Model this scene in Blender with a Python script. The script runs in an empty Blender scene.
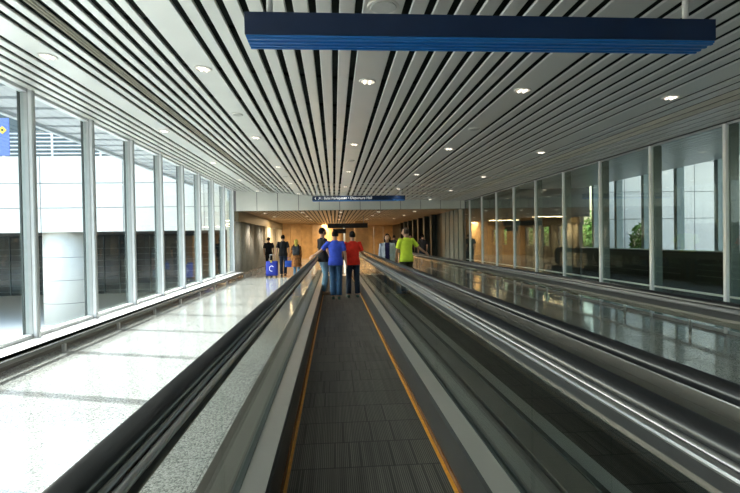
import bpy, bmesh, math, random
from mathutils import Vector, Matrix, noise
random.seed(7)
S = bpy.context.scene
COL = S.collection
EYE = 1.48
# ------------------------------------------------------------------ materials
MATS = {}
def mat(name, col, rough=.5, metal=0., spec=.5, var=.06, scale=8., bump=0., bscale=60., emit=None, estr=0.):
    if name in MATS: return MATS[name]
    m = bpy.data.materials.new(name); m.use_nodes = True
    nt = m.node_tree; N = nt.nodes; L = nt.links
    b = N['Principled BSDF']
    b.inputs['Roughness'].default_value = rough
    b.inputs['Metallic'].default_value = metal
    b.inputs['Specular IOR Level'].default_value = spec
    tc = N.new('ShaderNodeTexCoord')
    n = N.new('ShaderNodeTexNoise'); n.inputs['Scale'].default_value = scale; n.inputs['Detail'].default_value = 4
    L.new(tc.outputs['Object'], n.inputs['Vector'])
    r = N.new('ShaderNodeValToRGB')
    r.color_ramp.elements[0].position = .3; r.color_ramp.elements[1].position = .7
    lo = [max(0, c*(1-var)) for c in col]; hi = [min(1, c*(1+var)) for c in col]
    r.color_ramp.elements[0].color = (*lo, 1); r.color_ramp.elements[1].color = (*hi, 1)
    L.new(n.outputs['Fac'], r.inputs['Fac']); L.new(r.outputs['Color'], b.inputs['Base Color'])
    if bump:
        n2 = N.new('ShaderNodeTexNoise'); n2.inputs['Scale'].default_value = bscale
        L.new(tc.outputs['Object'], n2.inputs['Vector'])
        bp = N.new('ShaderNodeBump'); bp.inputs['Strength'].default_value = bump; bp.inputs['Distance'].default_value = .02
        L.new(n2.outputs['Fac'], bp.inputs['Height']); L.new(bp.outputs['Normal'], b.inputs['Normal'])
    if emit:
        b.inputs['Emission Color'].default_value = (*emit, 1); b.inputs['Emission Strength'].default_value = estr
    MATS[name] = m
    return m

def glass_mat(name, tint, refl=1.0, rough=.0):
    m = bpy.data.materials.new(name); m.use_nodes = True
    nt = m.node_tree; N = nt.nodes; L = nt.links
    N.remove(N['Principled BSDF'])
    out = N['Material Output']
    tr = N.new('ShaderNodeBsdfTransparent'); tr.inputs[0].default_value = (*tint, 1)
    gl = N.new('ShaderNodeBsdfGlossy'); gl.inputs['Roughness'].default_value = rough
    gl.inputs['Color'].default_value = (.95, 1, .97, 1)
    fr = N.new('ShaderNodeLayerWeight'); fr.inputs['Blend'].default_value = .5
    pw = N.new('ShaderNodeMath'); pw.operation = 'POWER'; pw.inputs[1].default_value = 4.0   # Schlick-like rise to grazing
    ml = N.new('ShaderNodeMath'); ml.operation = 'MULTIPLY_ADD'; ml.inputs[1].default_value = .55*refl; ml.inputs[2].default_value = .03*refl
    L.new(fr.outputs['Facing'], pw.inputs[0]); L.new(pw.outputs[0], ml.inputs[0])
    mx = N.new('ShaderNodeMixShader'); L.new(ml.outputs[0], mx.inputs[0])
    L.new(tr.outputs[0], mx.inputs[1]); L.new(gl.outputs[0], mx.inputs[2]); L.new(mx.outputs[0], out.inputs[0])
    MATS[name] = m
    return m

def granite(name, base, dark, rough, slab, joint=.35):
    m = bpy.data.materials.new(name); m.use_nodes = True
    nt = m.node_tree; N = nt.nodes; L = nt.links; b = N['Principled BSDF']
    b.inputs['Roughness'].default_value = rough
    tc = N.new('ShaderNodeTexCoord')
    v = N.new('ShaderNodeTexVoronoi'); v.inputs['Scale'].default_value = 95
    n = N.new('ShaderNodeTexNoise'); n.inputs['Scale'].default_value = 60; n.inputs['Detail'].default_value = 6; n.inputs['Roughness'].default_value = .8
    L.new(tc.outputs['Object'], v.inputs['Vector']); L.new(tc.outputs['Object'], n.inputs['Vector'])
    mx = N.new('ShaderNodeMix'); mx.data_type = 'RGBA'; mx.inputs[0].default_value = .45
    L.new(v.outputs['Color'], mx.inputs[6]); L.new(n.outputs['Fac'], mx.inputs[7])
    bw = N.new('ShaderNodeRGBToBW'); L.new(mx.outputs[2], bw.inputs[0])
    r = N.new('ShaderNodeValToRGB'); r.color_ramp.elements[0].position = .3; r.color_ramp.elements[1].position = .66
    r.color_ramp.elements[0].color = (*dark, 1); r.color_ramp.elements[1].color = (*base, 1)
    L.new(bw.outputs[0], r.inputs['Fac'])
    br = N.new('ShaderNodeTexBrick'); br.offset = 0; br.inputs['Scale'].default_value = 1
    br.inputs['Brick Width'].default_value = slab; br.inputs['Row Height'].default_value = slab
    br.inputs['Mortar Size'].default_value = .004
    br.inputs['Color1'].default_value = (1, 1, 1, 1); br.inputs['Color2'].default_value = (.93, .93, .93, 1)
    br.inputs['Mortar'].default_value = (joint, joint, joint, 1)
    L.new(tc.outputs['Object'], br.inputs['Vector'])
    mu = N.new('ShaderNodeMix'); mu.data_type = 'RGBA'; mu.blend_type = 'MULTIPLY'; mu.inputs[0].default_value = 1
    L.new(r.outputs[0], mu.inputs[6]); L.new(br.outputs['Color'], mu.inputs[7])
    L.new(mu.outputs[2], b.inputs['Base Color'])
    MATS[name] = m
    return m

def pallet_mat():
    m = bpy.data.materials.new('pallet_metal'); m.use_nodes = True
    nt = m.node_tree; N = nt.nodes; L = nt.links; b = N['Principled BSDF']
    b.inputs['Roughness'].default_value = .55; b.inputs['Metallic'].default_value = .25
    tc = N.new('ShaderNodeTexCoord'); sp = N.new('ShaderNodeSeparateXYZ'); L.new(tc.outputs['Object'], sp.inputs[0])
    def math_(op, a, bv=None, c=None):
        q = N.new('ShaderNodeMath'); q.operation = op
        if hasattr(a, 'links'): L.new(a, q.inputs[0])
        else: q.inputs[0].default_value = a
        if bv is not None:
            if hasattr(bv, 'links'): L.new(bv, q.inputs[1])
            else: q.inputs[1].default_value = bv
        return q.outputs[0]
    # grooves along the belt, 9 mm apart
    gx = math_('MULTIPLY', sp.outputs['X'], 1/.0125); g = math_('FRACT', gx); g = math_('GREATER_THAN', g, .42)
    # joints every 0.4 m
    jy = math_('FRACT', math_('MULTIPLY', sp.outputs['Y'], 2.5)); j = math_('GREATER_THAN', jy, .035)
    mk = math_('MULTIPLY', g, j)
    # per pallet block shade (three segments per pallet)
    cx = math_('FLOOR', math_('MULTIPLY', sp.outputs['X'], 5.2)); cy = math_('FLOOR', math_('MULTIPLY', sp.outputs['Y'], 2.5))
    cb = N.new('ShaderNodeCombineXYZ'); L.new(cx, cb.inputs[0]); L.new(cy, cb.inputs[1])
    wn = N.new('ShaderNodeTexWhiteNoise'); L.new(cb.outputs[0], wn.inputs['Vector'])
    st = N.new('ShaderNodeTexNoise'); st.inputs['Scale'].default_value = 1; st.inputs['Detail'].default_value = 3
    mp = N.new('ShaderNodeMapping'); mp.inputs['Scale'].default_value = (26, .5, 1)
    L.new(tc.outputs['Object'], mp.inputs[0]); L.new(mp.outputs[0], st.inputs['Vector'])
    sh = math_('ADD', math_('MULTIPLY', wn.outputs['Value'], .25), math_('MULTIPLY', st.outputs['Fac'], 1.3))
    sh = math_('ADD', sh, .05)
    cb2 = N.new('ShaderNodeCombineXYZ'); L.new(math_('FLOOR', math_('MULTIPLY', sp.outputs['X'], 80.)), cb2.inputs[0]); L.new(math_('FLOOR', math_('MULTIPLY', sp.outputs['Y'], 2.5)), cb2.inputs[1])
    wn2 = N.new('ShaderNodeTexWhiteNoise'); L.new(cb2.outputs[0], wn2.inputs['Vector'])
    dk_ = math_('GREATER_THAN', wn2.outputs['Value'], .05)
    sh = math_('MULTIPLY', sh, math_('ADD', math_('MULTIPLY', dk_, .65), .35))
    r = N.new('ShaderNodeMix'); r.data_type = 'RGBA'
    r.inputs[6].default_value = (.018, .018, .018, 1); r.inputs[7].default_value = (.125, .122, .105, 1)
    L.new(mk, r.inputs[0])
    mu = N.new('ShaderNodeVectorMath'); mu.operation = 'SCALE'; L.new(r.outputs[2], mu.inputs[0]); L.new(sh, mu.inputs['Scale'])
    L.new(mu.outputs[0], b.inputs['Base Color'])
    bp = N.new('ShaderNodeBump'); bp.inputs['Strength'].default_value = .5; bp.inputs['Distance'].default_value = .003
    L.new(mk, bp.inputs['Height']); L.new(bp.outputs['Normal'], b.inputs['Normal'])
    MATS['pallet_metal'] = m
    return m

M_ALU   = mat('white_aluminium', (.74, .75, .77), .38, 0, .5, .03)
M_ALUD  = mat('grey_aluminium', (.42, .43, .44), .4, .3, .5, .05)
M_GASK  = mat('dark_gasket', (.02, .03, .03), .5)
M_STEEL = mat('brushed_steel', (.52, .51, .49), .30, .7, .5, .03, 3)
M_STEELD= mat('dull_steel', (.30, .28, .245), .16, .5, .5, .06, 3)
M_RUB   = mat('black_rubber', (.018, .019, .022), .30, 0, .7, .06)
M_TROUGH= mat('black_trough', (.012, .013, .014), .5)
M_SKIRT = mat('dark_skirt', (.055, .057, .06), .3, .5, .5, .08)
M_BRUSH = mat('brown_brush', (.16, .07, .025), .8, 0, .3, .2, 60)
M_YEL   = mat('orange_yellow_paint', (.62, .27, .02), .45, 0, .5, .15, 30)
M_SLAT  = mat('pale_grey_slat', (.70, .70, .675), .36, .45, .5, .02, 2)
M_SLATV = mat('beige_vent_slat', (.56, .53, .45), .45, 0, .5, .05)
M_PLEN  = mat('dark_plenum', (.022, .028, .024), .9, 0, .2, .35, 3)
M_PANEL = mat('off_white_panel', (.62, .62, .58), .5, 0, .4, .04, 2)
M_BLUE  = mat('navy_sign_paint', (.006, .022, .075), .32, 0, .5, .08)
M_BLUEL = mat('blue_sign_floorlit', (.02, .17, .52), .3, 0, .5, .08)  # brighter blue paints the floor light onto the sign underside
M_WHITEP= mat('white_lettering', (.85, .87, .88), .5, 0, .5, .02, emit=(1, 1, 1), estr=.25)
M_BLACKS= mat('black_sign_board', (.012, .012, .013), .3)
M_LAMP  = mat('lamp_glow', (1, .95, .85), .5, emit=(1, .88, .72), estr=1.5)
M_TRIM  = mat('white_lamp_trim', (.72, .70, .66), .35, .1)
M_SPK   = mat('speaker_grille', (.50, .50, .48), .6, 0, .3, .1, 200)
M_CONC  = mat('white_concrete', (.66, .64, .595), .85, 0, .2, .04, 1.2)
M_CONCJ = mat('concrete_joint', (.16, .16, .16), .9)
M_SOFF  = mat('pale_soffit', (.44, .46, .50), .7, 0, .3, .05)
M_ROOF  = mat('roof_sheet', (.35, .36, .37), .7)
M_ASPH  = mat('asphalt', (.20, .20, .20), .9, 0, .2, .2, 3)
M_GRASS = mat('lawn', (.09, .16, .04), .95, 0, .1, .3, 4)
M_BAR   = mat('satin_bar_metal', (.34, .34, .34), .34, .8, .5, .04, 3)
M_BUMP  = mat('bumper_metal', (.13, .125, .115), .38, .5, .5, .08, 3)
M_ODECK = mat('brown_grey_deck', (.085, .078, .068), .65, .0, .2, .06, 3)
M_DKWALL= mat('dark_green_panel', (.025, .033, .030), .35, 0, .5, .2)
M_DKGLZ = mat('dark_glazing', (.03, .045, .055), .12, 0, .6, .3)
M_WOOD  = mat('warm_timber_panel', (.55, .36, .18), .4, 0, .4, .16, 2.5)
M_WOODS = mat('timber_ceiling_slat', (.42, .28, .15), .45, 0, .4, .1, 2)
M_CURT  = mat('pale_grey_column_cladding', (.52, .50, .43), .5, 0, .4, .08)
M_LEAF  = mat('leaf_green', (.08, .20, .03), .6, 0, .3, .5, 3)
M_BARK  = mat('tree_bark', (.09, .06, .04), .9, 0, .2, .3, 12)
M_GLASSL= glass_mat('window_glass', (.90, .96, .95), .75)
M_GLASSR= glass_mat('green_window_glass', (.80, .83, .77), 1.4)
M_GLASSB= glass_mat('balustrade_glass', (.955, .975, .965), .55)
M_GEDGE = mat('green_glass_edge', (.02, .09, .07), .15)
M_FLOOR = granite('pale_polished_granite', (.50, .505, .50), (.13, .14, .14), .11, .87, .55)
M_PAL   = pallet_mat()

# ------------------------------------------------------------------ helpers
def link(o, parent=None):
    COL.objects.link(o)
    if parent: o.parent = parent
    return o
def mesh_obj(name, bm, m, parent=None, smooth=False):
    me = bpy.data.meshes.new(name)
    bmesh.ops.recalc_face_normals(bm, faces=bm.faces[:])
    bm.to_mesh(me); bm.free()
    if smooth:
        for p in me.polygons: p.use_smooth = True
    for mm in (m if isinstance(m, (list, tuple)) else [m]): me.materials.append(mm)
    return link(bpy.data.objects.new(name, me), parent)
def thing(name, label, cat, loc=(0, 0, 0), rz=0, group=None):
    o = bpy.data.objects.new(name, None); o.location = loc; o.rotation_euler = (0, 0, rz)
    o.empty_display_size = .1
    COL.objects.link(o); tag(o, label, cat, group)
    return o
def tag(o, label, cat, group=None):
    o['label'] = label; o['category'] = cat
    if group: o['group'] = group
    return o
def struct(o, label=None):
    o['kind'] = 'structure'
    if label: o['label'] = label
    return o
def box(bm, x0, x1, y0, y1, z0, z1, mi=0, bev=0):
    v = [bm.verts.new(p) for p in ((x0,y0,z0),(x1,y0,z0),(x1,y1,z0),(x0,y1,z0),(x0,y0,z1),(x1,y0,z1),(x1,y1,z1),(x0,y1,z1))]
    fs = [bm.faces.new([v[i] for i in f]) for f in ((0,3,2,1),(4,5,6,7),(0,1,5,4),(1,2,6,5),(2,3,7,6),(3,0,4,7))]
    for f in fs: f.material_index = mi
    if bev:
        es = list({e for f in fs for e in f.edges})
        bmesh.ops.bevel(bm, geom=es, offset=bev, segments=2, affect='EDGES', profile=.5)
def bobj(name, boxes, m, parent=None, bev=0):
    bm = bmesh.new()
    for b in boxes: box(bm, *b, bev=bev)
    return mesh_obj(name, bm, m, parent)
def cyl(bm, p0, p1, r0, r1=None, seg=16, mi=0, cap=True):
    r1 = r0 if r1 is None else r1
    p0 = Vector(p0); p1 = Vector(p1); d = (p1-p0).normalized()
    a = d.orthogonal().normalized(); b = d.cross(a)
    R = []
    for p, r in ((p0, r0), (p1, r1)):
        R.append([bm.verts.new(p + a*math.cos(2*math.pi*i/seg)*r + b*math.sin(2*math.pi*i/seg)*r) for i in range(seg)])
    for i in range(seg):
        f = bm.faces.new((R[0][i], R[0][(i+1) % seg], R[1][(i+1) % seg], R[1][i])); f.material_index = mi; f.smooth = True
    if cap:
        for q in (R[0][::-1], R[1]):
            f = bm.faces.new(q); f.material_index = mi
def sweep(bm, path, prof, close=True):
    """path: list of (Vector pos, Vector side, Vector up); prof: list of (s,u)"""
    rings = [[bm.verts.new(p + s_*a + u_*b) for a, b in prof] for p, s_, u_ in path]
    n = len(prof)
    for k in range(len(rings)-1):
        for i in range(n):
            f = bm.faces.new((rings[k][i], rings[k][(i+1) % n], rings[k+1][(i+1) % n], rings[k+1][i])); f.smooth = True
    bm.faces.new(rings[0]); bm.faces.new(rings[-1][::-1])
def pane(name, x, y0, y1, z0, z1, m, parent, t=.012):
    return bobj(name, [(x-t/2, x+t/2, y0, y1, z0, z1)], m, parent)

Y0, D = -7.0, 21.7
XL, XR = -4.15, 5.78
PITCH_Y = 1.745
MY = [7.0 + PITCH_Y*k for k in range(-7, 9)]       # mullion positions along the walkway
PROF = [(-4.4, 2.16), (-4.15, 2.15), (-2.5, 2.06), (-1, 1.935), (.4, 1.84), (2.2, 1.75), (4, 1.675), (5.8, 1.64), (6.2, 1.63)]
def zc(x):
    for (a, za), (b, zb) in zip(PROF, PROF[1:]):
        if x <= b: return EYE + za + (zb-za)*(x-a)/(b-a)
    return EYE + PROF[-1][1]
FR = [x for x in (0,)]

# ------------------------------------------------------------------ shell
struct(bobj('floor', [(XL-.2, 1.04, Y0, 62, -.25, 0)], M_FLOOR), 'pale speckled granite floor left of the walkways')
struct(bobj('floor', [(1.04, 11.4, Y0, 62, -.25, 0)], granite('beige_polished_granite', (.36, .345, .31), (.14, .135, .12), .10, 1.745, .5)), 'darker polished floor right of the walkways')
struct(bobj('ground', [(-90, 60, -40, 120, -2.4, -2.1)], M_ASPH))
# roof plate, its underside is the dark plenum over the slats
struct(bobj('roof', [(-5.95, 11.6, Y0, D-.02, 4.02, 4.2)], M_ROOF))
bm = bmesh.new(); box(bm, XL-.12, 11.4, Y0, D-.02, 3.93, 4.0)
struct(mesh_obj('ceiling_plenum', bm, M_PLEN))
bm = bmesh.new()
box(bm, -5.95, XL-.14, Y0, D-.02, 3.94, 4.0)
for k in range(40):
    y = Y0 + .3 + k*.7
    if y < D-.3: box(bm, -5.9, XL-.16, y, y+.03, 3.90, 3.94)
box(bm, -6.0, -5.9, Y0, D-.02, 3.86, 4.24)
struct(mesh_obj('trim_1', bm, M_SOFF), 'pale soffit and fascia of the roof eave outside the left windows')
# slatted ceiling
cs = bmesh.new(); vs = bmesh.new(); dk = bmesh.new()
P = .2029; GAP = .060
xs = []
CENT = [-4.95, -3.14, -1.45, .42, 2.27, 4.12, 5.97]
for c, c2 in zip(CENT, CENT[1:] + [None]):
    xs.append((c-.19+GAP/2, c+.19-GAP/2, 'w'))
    if c2:
        p = (c2-c-.38)/8
        for j in range(8):
            q = c + .19 + j*p
            xs.append((q+GAP/2, q+p-GAP/2, 'n'))
xs = sorted(s for s in xs if s[0] > XL-.15 and s[1] < XR+.06)
def slat(bm, a, b, y0, y1, za, zb, h=.018):
    # shallow tray: flat face with rounded turned-up edges
    r = .008
    pr = [(a, za+h), (a, za+r), (a+r, za), (b-r, zb), (b, zb+r), (b, zb+h)]
    inner = [(b-.004, zb+h), (b-.004, zb+.01), (a+.004, za+.01), (a+.004, za+h)]
    pr = pr + inner
    A = [bm.verts.new((x, y0, z)) for x, z in pr]; B = [bm.verts.new((x, y1, z)) for x, z in pr]
    n = len(pr)
    for i in range(n): bm.faces.new((A[i], A[(i+1) % n], B[(i+1) % n], B[i]))
    bm.faces.new(A[::-1]); bm.faces.new(B)
vent_x = [-2.5, 4.87]
for a, b, t in xs:
    c = (a+b)/2
    if any(abs(c-v) < P/2 for v in vent_x) and t == 'n':
        w = (b-a)/5
        for q in (0, 1.85, 3.7): slat(vs, a+q*w, a+(q+1.3)*w, Y0, D-.03, zc(a), zc(b))
    else:
        slat(cs, a, b, Y0, D-.03, zc(a), zc(b))
for y in [Y0+.6+1.25*k for k in range(23)]:     # carrier rails above the slats
    for (xa, za), (xb, zb) in zip(PROF[1:-1], PROF[2:]):
        v = [dk.verts.new(p) for p in ((xa, y, EYE+za+.09), (xb, y, EYE+zb+.09), (xb, y, EYE+zb+.12), (xa, y, EYE+za+.12),
                                       (xa, y+.03, EYE+za+.09), (xb, y+.03, EYE+zb+.09), (xb, y+.03, EYE+zb+.12), (xa, y+.03, EYE+za+.12))]
        for f in ((0,1,2,3),(7,6,5,4),(0,4,5,1),(3,2,6,7)): dk.faces.new([v[i] for i in f])
ceil = struct(mesh_obj('ceiling', cs, M_SLAT), 'slatted pale grey ceiling running along the walkways')
mesh_obj('vent_slot', vs, M_SLATV, ceil); mesh_obj('carrier_rail', dk, M_PLEN, ceil)
# unseen end wall added behind the camera to keep light out
struct(bobj('wall_lightstop', [(XL-.2, 11.4, Y0-.15, Y0, 0, 4.0)], M_PANEL))

# left glazed wall
wl = struct(bobj('wall_left', [(XL-.17, XL-.10, Y0, D, 3.63, 3.98), (XL-.2, XL-.02, Y0, D, -.25, .04)], M_SOFF))
sill = struct(bobj('trim_2', [(XL-.18, -3.87, Y0, D, .135, .18), (-3.885, -3.87, Y0, D, .134, .181)], mat('white_sill', (.74, .75, .76), .4)), 'white ledge under the left windows')
ML = [y+.33 for y in MY]
n = 0
for k, y in enumerate(ML):
    if y > D-.2: break
    n += 1
    w = struct(bobj('window_%d' % n, [(XL-.16, XL-.012, y-.042, y+.042, .18, 3.64)], M_ALU, bev=.006))
    bobj('mullion_fin', [(XL-.04, XL, y-.03, y+.03, .18, 3.64), (XL-.155, XL-.06, y-.05, y+.05, .181, 3.63)], M_ALUD, w)
    bobj('gasket', [(XL-.19, XL-.162, y-.062, y-.03, .18, 3.64), (XL-.19, XL-.162, y+.03, y+.062, .18, 3.64)], M_GASK, w)
    y1 = ML[k+1] if k+1 < len(ML) else D
    y1 = min(y1, D)
    bobj('window_frame', [(XL-.16, XL-.06, y+.06, y1-.06, .181, .23), (XL-.16, XL-.06, y+.06, y1-.06, 3.6, 3.64)], M_ALU, w)
    pane('pane', XL-.11, y+.05, y1-.05, .2, 3.62, M_GLASSL, w)
# right glazed wall
struct(bobj('wall_right', [(XR+.02, XR+.1, Y0, D, EYE+1.62, 3.92)], M_DKWALL))
for k, y in enumerate(MY):
    if y > D-.2: break
    n += 1
    w = struct(bobj('window_%d' % n, [(XR-.02, XR+.04, y-.03, y+.03, 0, EYE+1.62)], M_ALU, bev=.004))
    bobj('mullion_reflection', [(XR+.045, XR+.19, y-.035, y+.035, 0, EYE+1.62)], mat('painted_glass_reflection', (.10, .13, .12), .4, .3), w)  # dark green strip put in for the glass reflection beside the mullion
    y1 = min(MY[k+1] if k+1 < len(MY) else D, D)
    bobj('window_frame', [(XR, XR+.05, y+.032, y1-.032, EYE+1.60, EYE+1.63), (XR, XR+.05, y+.032, y1-.032, 0, .05)], M_ALUD, w)
    bobj('transom', [(XR+.02, XR+.05, y+.032, y1-.032, .53, .56)], mat('bright_transom', (.8, .82, .82), .3), w)
    pane('pane', XR+.025, y+.03, y1-.03, .05, EYE+1.61, M_GLASSR, w)

bobj('sill_riser', [(-3.93, -3.90, Y0, D, 0, .134)], M_STEELD, sill)
# bumper rails
def bumper(name, x, label, side, wallx):
    t = thing(name, label, 'rail', (x, 0, 0))
    y0, y1 = -6.5, 33.
    bobj('rail', [(-.020, .020, y0, y1, .115, .168)], M_BUMP, t, bev=.01)
    for y in [7.15 + PITCH_Y*k for k in range(-7, 15)]:
        bobj('post', [(-.018, .026, y-.025, y+.025, 0, .114)], M_STEEL, t, bev=.004)
    return t
bumper('bumper_rail', -3.735, 'low steel bumper rail along the foot of the left windows', -1, XL)
t = thing('bumper_rail', 'low steel bumper rail on thin posts in front of the right windows', 'rail', (5.48, 0, 0))
b_ = bmesh.new(); cyl(b_, (0, -6.5, .24), (0, 21.4, .24), .034); mesh_obj('rail', b_, M_STEELD, t)
for y in [7.35 + PITCH_Y*k for k in range(-7, 9)]:
    b_ = bmesh.new(); cyl(b_, (0, y, 0), (0, y, .225), .024); mesh_obj('post', b_, M_STEEL, t)

# ------------------------------------------------------------------ portal and inner hall
HB = EYE + 1.30
po = struct(bobj('wall_portal', [(XL-.1, 6.0, D+.03, D+.2, HB, 4.0)], M_CONCJ), 'off white panelled header over the opening ahead')
k = 0; x = XL
while x < 5.75:
    x2 = min(x+.885, 5.78)
    bobj('header_panel', [(x+.012, x2-.012, D, D+.05, HB, 3.98)], M_PANEL, po, bev=.004)
    x = x2
IC = HB + .06
struct(bobj('inner_ceiling', [(XL-.2, 11.4, D+.2, 62, IC+.3, IC+.4)], M_PLEN))
bm = bmesh.new(); x = XL
while x < 6.0:
    box(bm, x, x+.13, D+.2, 56, IC, IC+.03); x += P
inner = struct(mesh_obj('ceiling_hall', bm, M_WOODS), 'warm brown slatted ceiling of the hall beyond the opening')
wh = struct(bobj('wall_hall_left', [(XL-.4, XL-.2, D, 62, 0, 3.2)], M_CURT))
for i in range(16):
    y = D+.5 + i*1.15
    bm = bmesh.new(); cyl(bm, (XL-.1, y, 0), (XL-.1, y, 2.35), .2, seg=20)
    mesh_obj('wall_column', bm, M_CURT, wh)
bobj('wall_band', [(XL-.2, XL+.06, D+.2, 41, 2.35, 3.0)], mat('olive_brown_band', (.16, .13, .07), .5), wh)
# far curved timber wall
bm = bmesh.new()
def arc_wall(bm, pts, z0, z1, t=.15):
    for (xa, ya), (xb, yb) in zip(pts, pts[1:]):
        d = Vector((xb-xa, yb-ya, 0)).normalized(); nn = Vector((-d.y, d.x, 0))*t; g = d*.012
        A = [Vector((xa, ya, 0))+g, Vector((xb, yb, 0))-g]
        v = []
        for z in (z0, z1):
            for p in (A[0], A[1], A[1]+nn, A[0]+nn): v.append(bm.verts.new((p.x, p.y, z)))
        for f in ((0,1,2,3),(4,5,6,7),(0,1,5,4),(1,2,6,5),(2,3,7,6),(3,0,4,7)): bm.faces.new([v[i] for i in f])
pts = [(XL-.1+ (5.2)*math.sin(a*math.pi/2/9)**1.1, 40.5 + 9*(1-math.cos(a*math.pi/2/9))) for a in range(10)]
arc_wall(bm, pts, 0, 3.0)
arc_wall(bm, [(1.1+i*.95, 49.5) for i in range(8)], 0, 3.0)
struct(mesh_obj('wall_far', bm, M_WOOD), 'curved warm timber panel wall at the far end')
# right part of the hall: timber block and dark columns
struct(bobj('wall_hall_block', [(1.55, 2.5, 36.5, 37.6, 0, IC)], M_WOOD))
wr = struct(bobj('wall_hall_right', [(5.85, 6.0, D+.2, 62, 0, 3.1)], M_DKWALL))
for i in range(5):
    bobj('pale_panel', [(5.80, 5.85, D+.5+i*.9, D+1.2+i*.9, 0, IC)], mat('grey_green_panel', (.24, .29, .27), .4), wr)
for i in range(7):
    bobj('dark_pier', [(5.55, 5.85, D+6.5+i*2.2, D+6.9+i*2.2, 0, IC)], M_DKWALL, wr)
# area light helper, used for the fill added in the hall
def area(name, loc, sx, sy, power, col, rot=(0, 0, 0)):
    l = bpy.data.lights.new(name, 'AREA'); l.shape = 'RECTANGLE'; l.size = sx; l.size_y = sy; l.energy = power; l.color = col
    o = bpy.data.objects.new(name, l); o.location = loc; o.rotation_euler = rot; COL.objects.link(o); return o

# ------------------------------------------------------------------ lamps in the ceiling
ROWS = [(-3.14, 'leftmost row near the windows'), (-1.45, 'row left of the walkway'), (.42, 'row above the walkway'),
        (2.27, 'row right of the blue signs'), (4.12, 'rightmost row near the dark glass')]
ORD = ['nearest', 'second', 'third', 'fourth', 'fifth']
def downlight(x, y, z, label, group, r=.10, power=14):
    t = thing('downlight', label, 'ceiling light', (x, y, z), 0, group)
    bm = bmesh.new()
    seg = 28
    rings = []
    for rr, zz in ((r, .004), (r, -.006), (r*.86, -.009), (r*.80, .0), (r*.74, .03)):
        rings.append([bm.verts.new((math.cos(2*math.pi*i/seg)*rr, math.sin(2*math.pi*i/seg)*rr, zz)) for i in range(seg)])
    for a, b in zip(rings, rings[1:]):
        for i in range(seg): bm.faces.new((a[i], a[(i+1) % seg], b[(i+1) % seg], b[i]))
    mesh_obj('trim_ring', bm, M_TRIM, t, True)
    bm = bmesh.new()
    for s in (-1, 1):
        cyl(bm, (s*r*.3, -r*.5, -.008), (s*r*.3, r*.5, -.008), r*.12, seg=10)
    mesh_obj('lamp', bm, M_LAMP, t)
    bm = bmesh.new(); cyl(bm, (0, 0, -.001), (0, 0, -.004), r*.79, seg=24); mesh_obj('reflector', bm, mat('lamp_reflector', (.8, .75, .7), .4, emit=(1, .85, .68), estr=.3), t)
    if power:
        l = bpy.data.lights.new('downlight_beam', 'SPOT'); l.energy = power; l.spot_size = 2.0; l.spot_blend = .6; l.shadow_soft_size = .07; l.color = (1, .88, .74)
        o = bpy.data.objects.new('downlight_beam', l); o.location = (0, 0, -.02); link(o, t)
    return t
for x, rl in ROWS:
    for i in range(5):
        y = 5.83 + i*3.82
        if y > D: continue
        sl = (zc(x+.05)-zc(x-.05))/.1
        t = downlight(x, y, zc(x)-.002, 'round recessed downlight, %s in the %s' % (ORD[i], rl), 'downlights in the slatted ceiling')
        t.rotation_euler = (0, -math.atan(sl), 0)
for (x, ys) in ((.42, (3.95, 11.6, 19.2)), (-1.45, (7.9, 15.4)), (2.27, (7.9, 15.4))):
    for j, y in enumerate(ys):
        nm = {.42: 'above the walkway', -1.45: 'left of the walkway', 2.27: 'over the second walkway'}[x]
        first = {(.42, 0): 'large round white ceiling speaker just above the near blue sign'}.get((x, j),
                 'small round grey ceiling speaker %s, %s along its slat' % (nm, ('nearest' if j == 0 else 'farther' if (x != .42 or j == 1) else 'farthest')))
        t = thing('ceiling_speaker', first, 'speaker', (x, y, zc(x)), 0, 'ceiling speakers')
        r = .13 if (x, j) == (.42, 0) else .095
        bm = bmesh.new(); cyl(bm, (0, 0, .004), (0, 0, -.012), r, r*.94, 32); mesh_obj('rim', bm, M_TRIM, t)
        bm = bmesh.new(); cyl(bm, (0, 0, -.0121), (0, 0, -.016), r*.80, r*.76, 32); mesh_obj('grille', bm, M_SPK, t)
HP = [(-3.3, 24.5), (-3.3, 28.3), (-1.5, 24.5), (.36, 24.5), (2.2, 24.5), (4, 24.5), (4, 28.3), (2.2, 28.3), (.36, 28.3), (-1.5, 28.3), (.36, 33), (2.2, 33), (4., 33), (-1.5, 33)]
cn = {-3.3: 'by the left columns', -1.5: 'left of centre', .36: 'at the centre', 2.2: 'right of centre', 4: 'by the right wall', 4.: 'by the right wall'}
dn = {24.5: 'just inside the opening', 28.3: 'deeper inside', 33: 'far inside'}
for x, y in HP:
    downlight(x, y, IC-.003, 'warm downlight in the brown hall ceiling %s, %s' % (dn[y], cn[x]), 'downlights in the brown hall ceiling', .11, 120)

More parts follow.
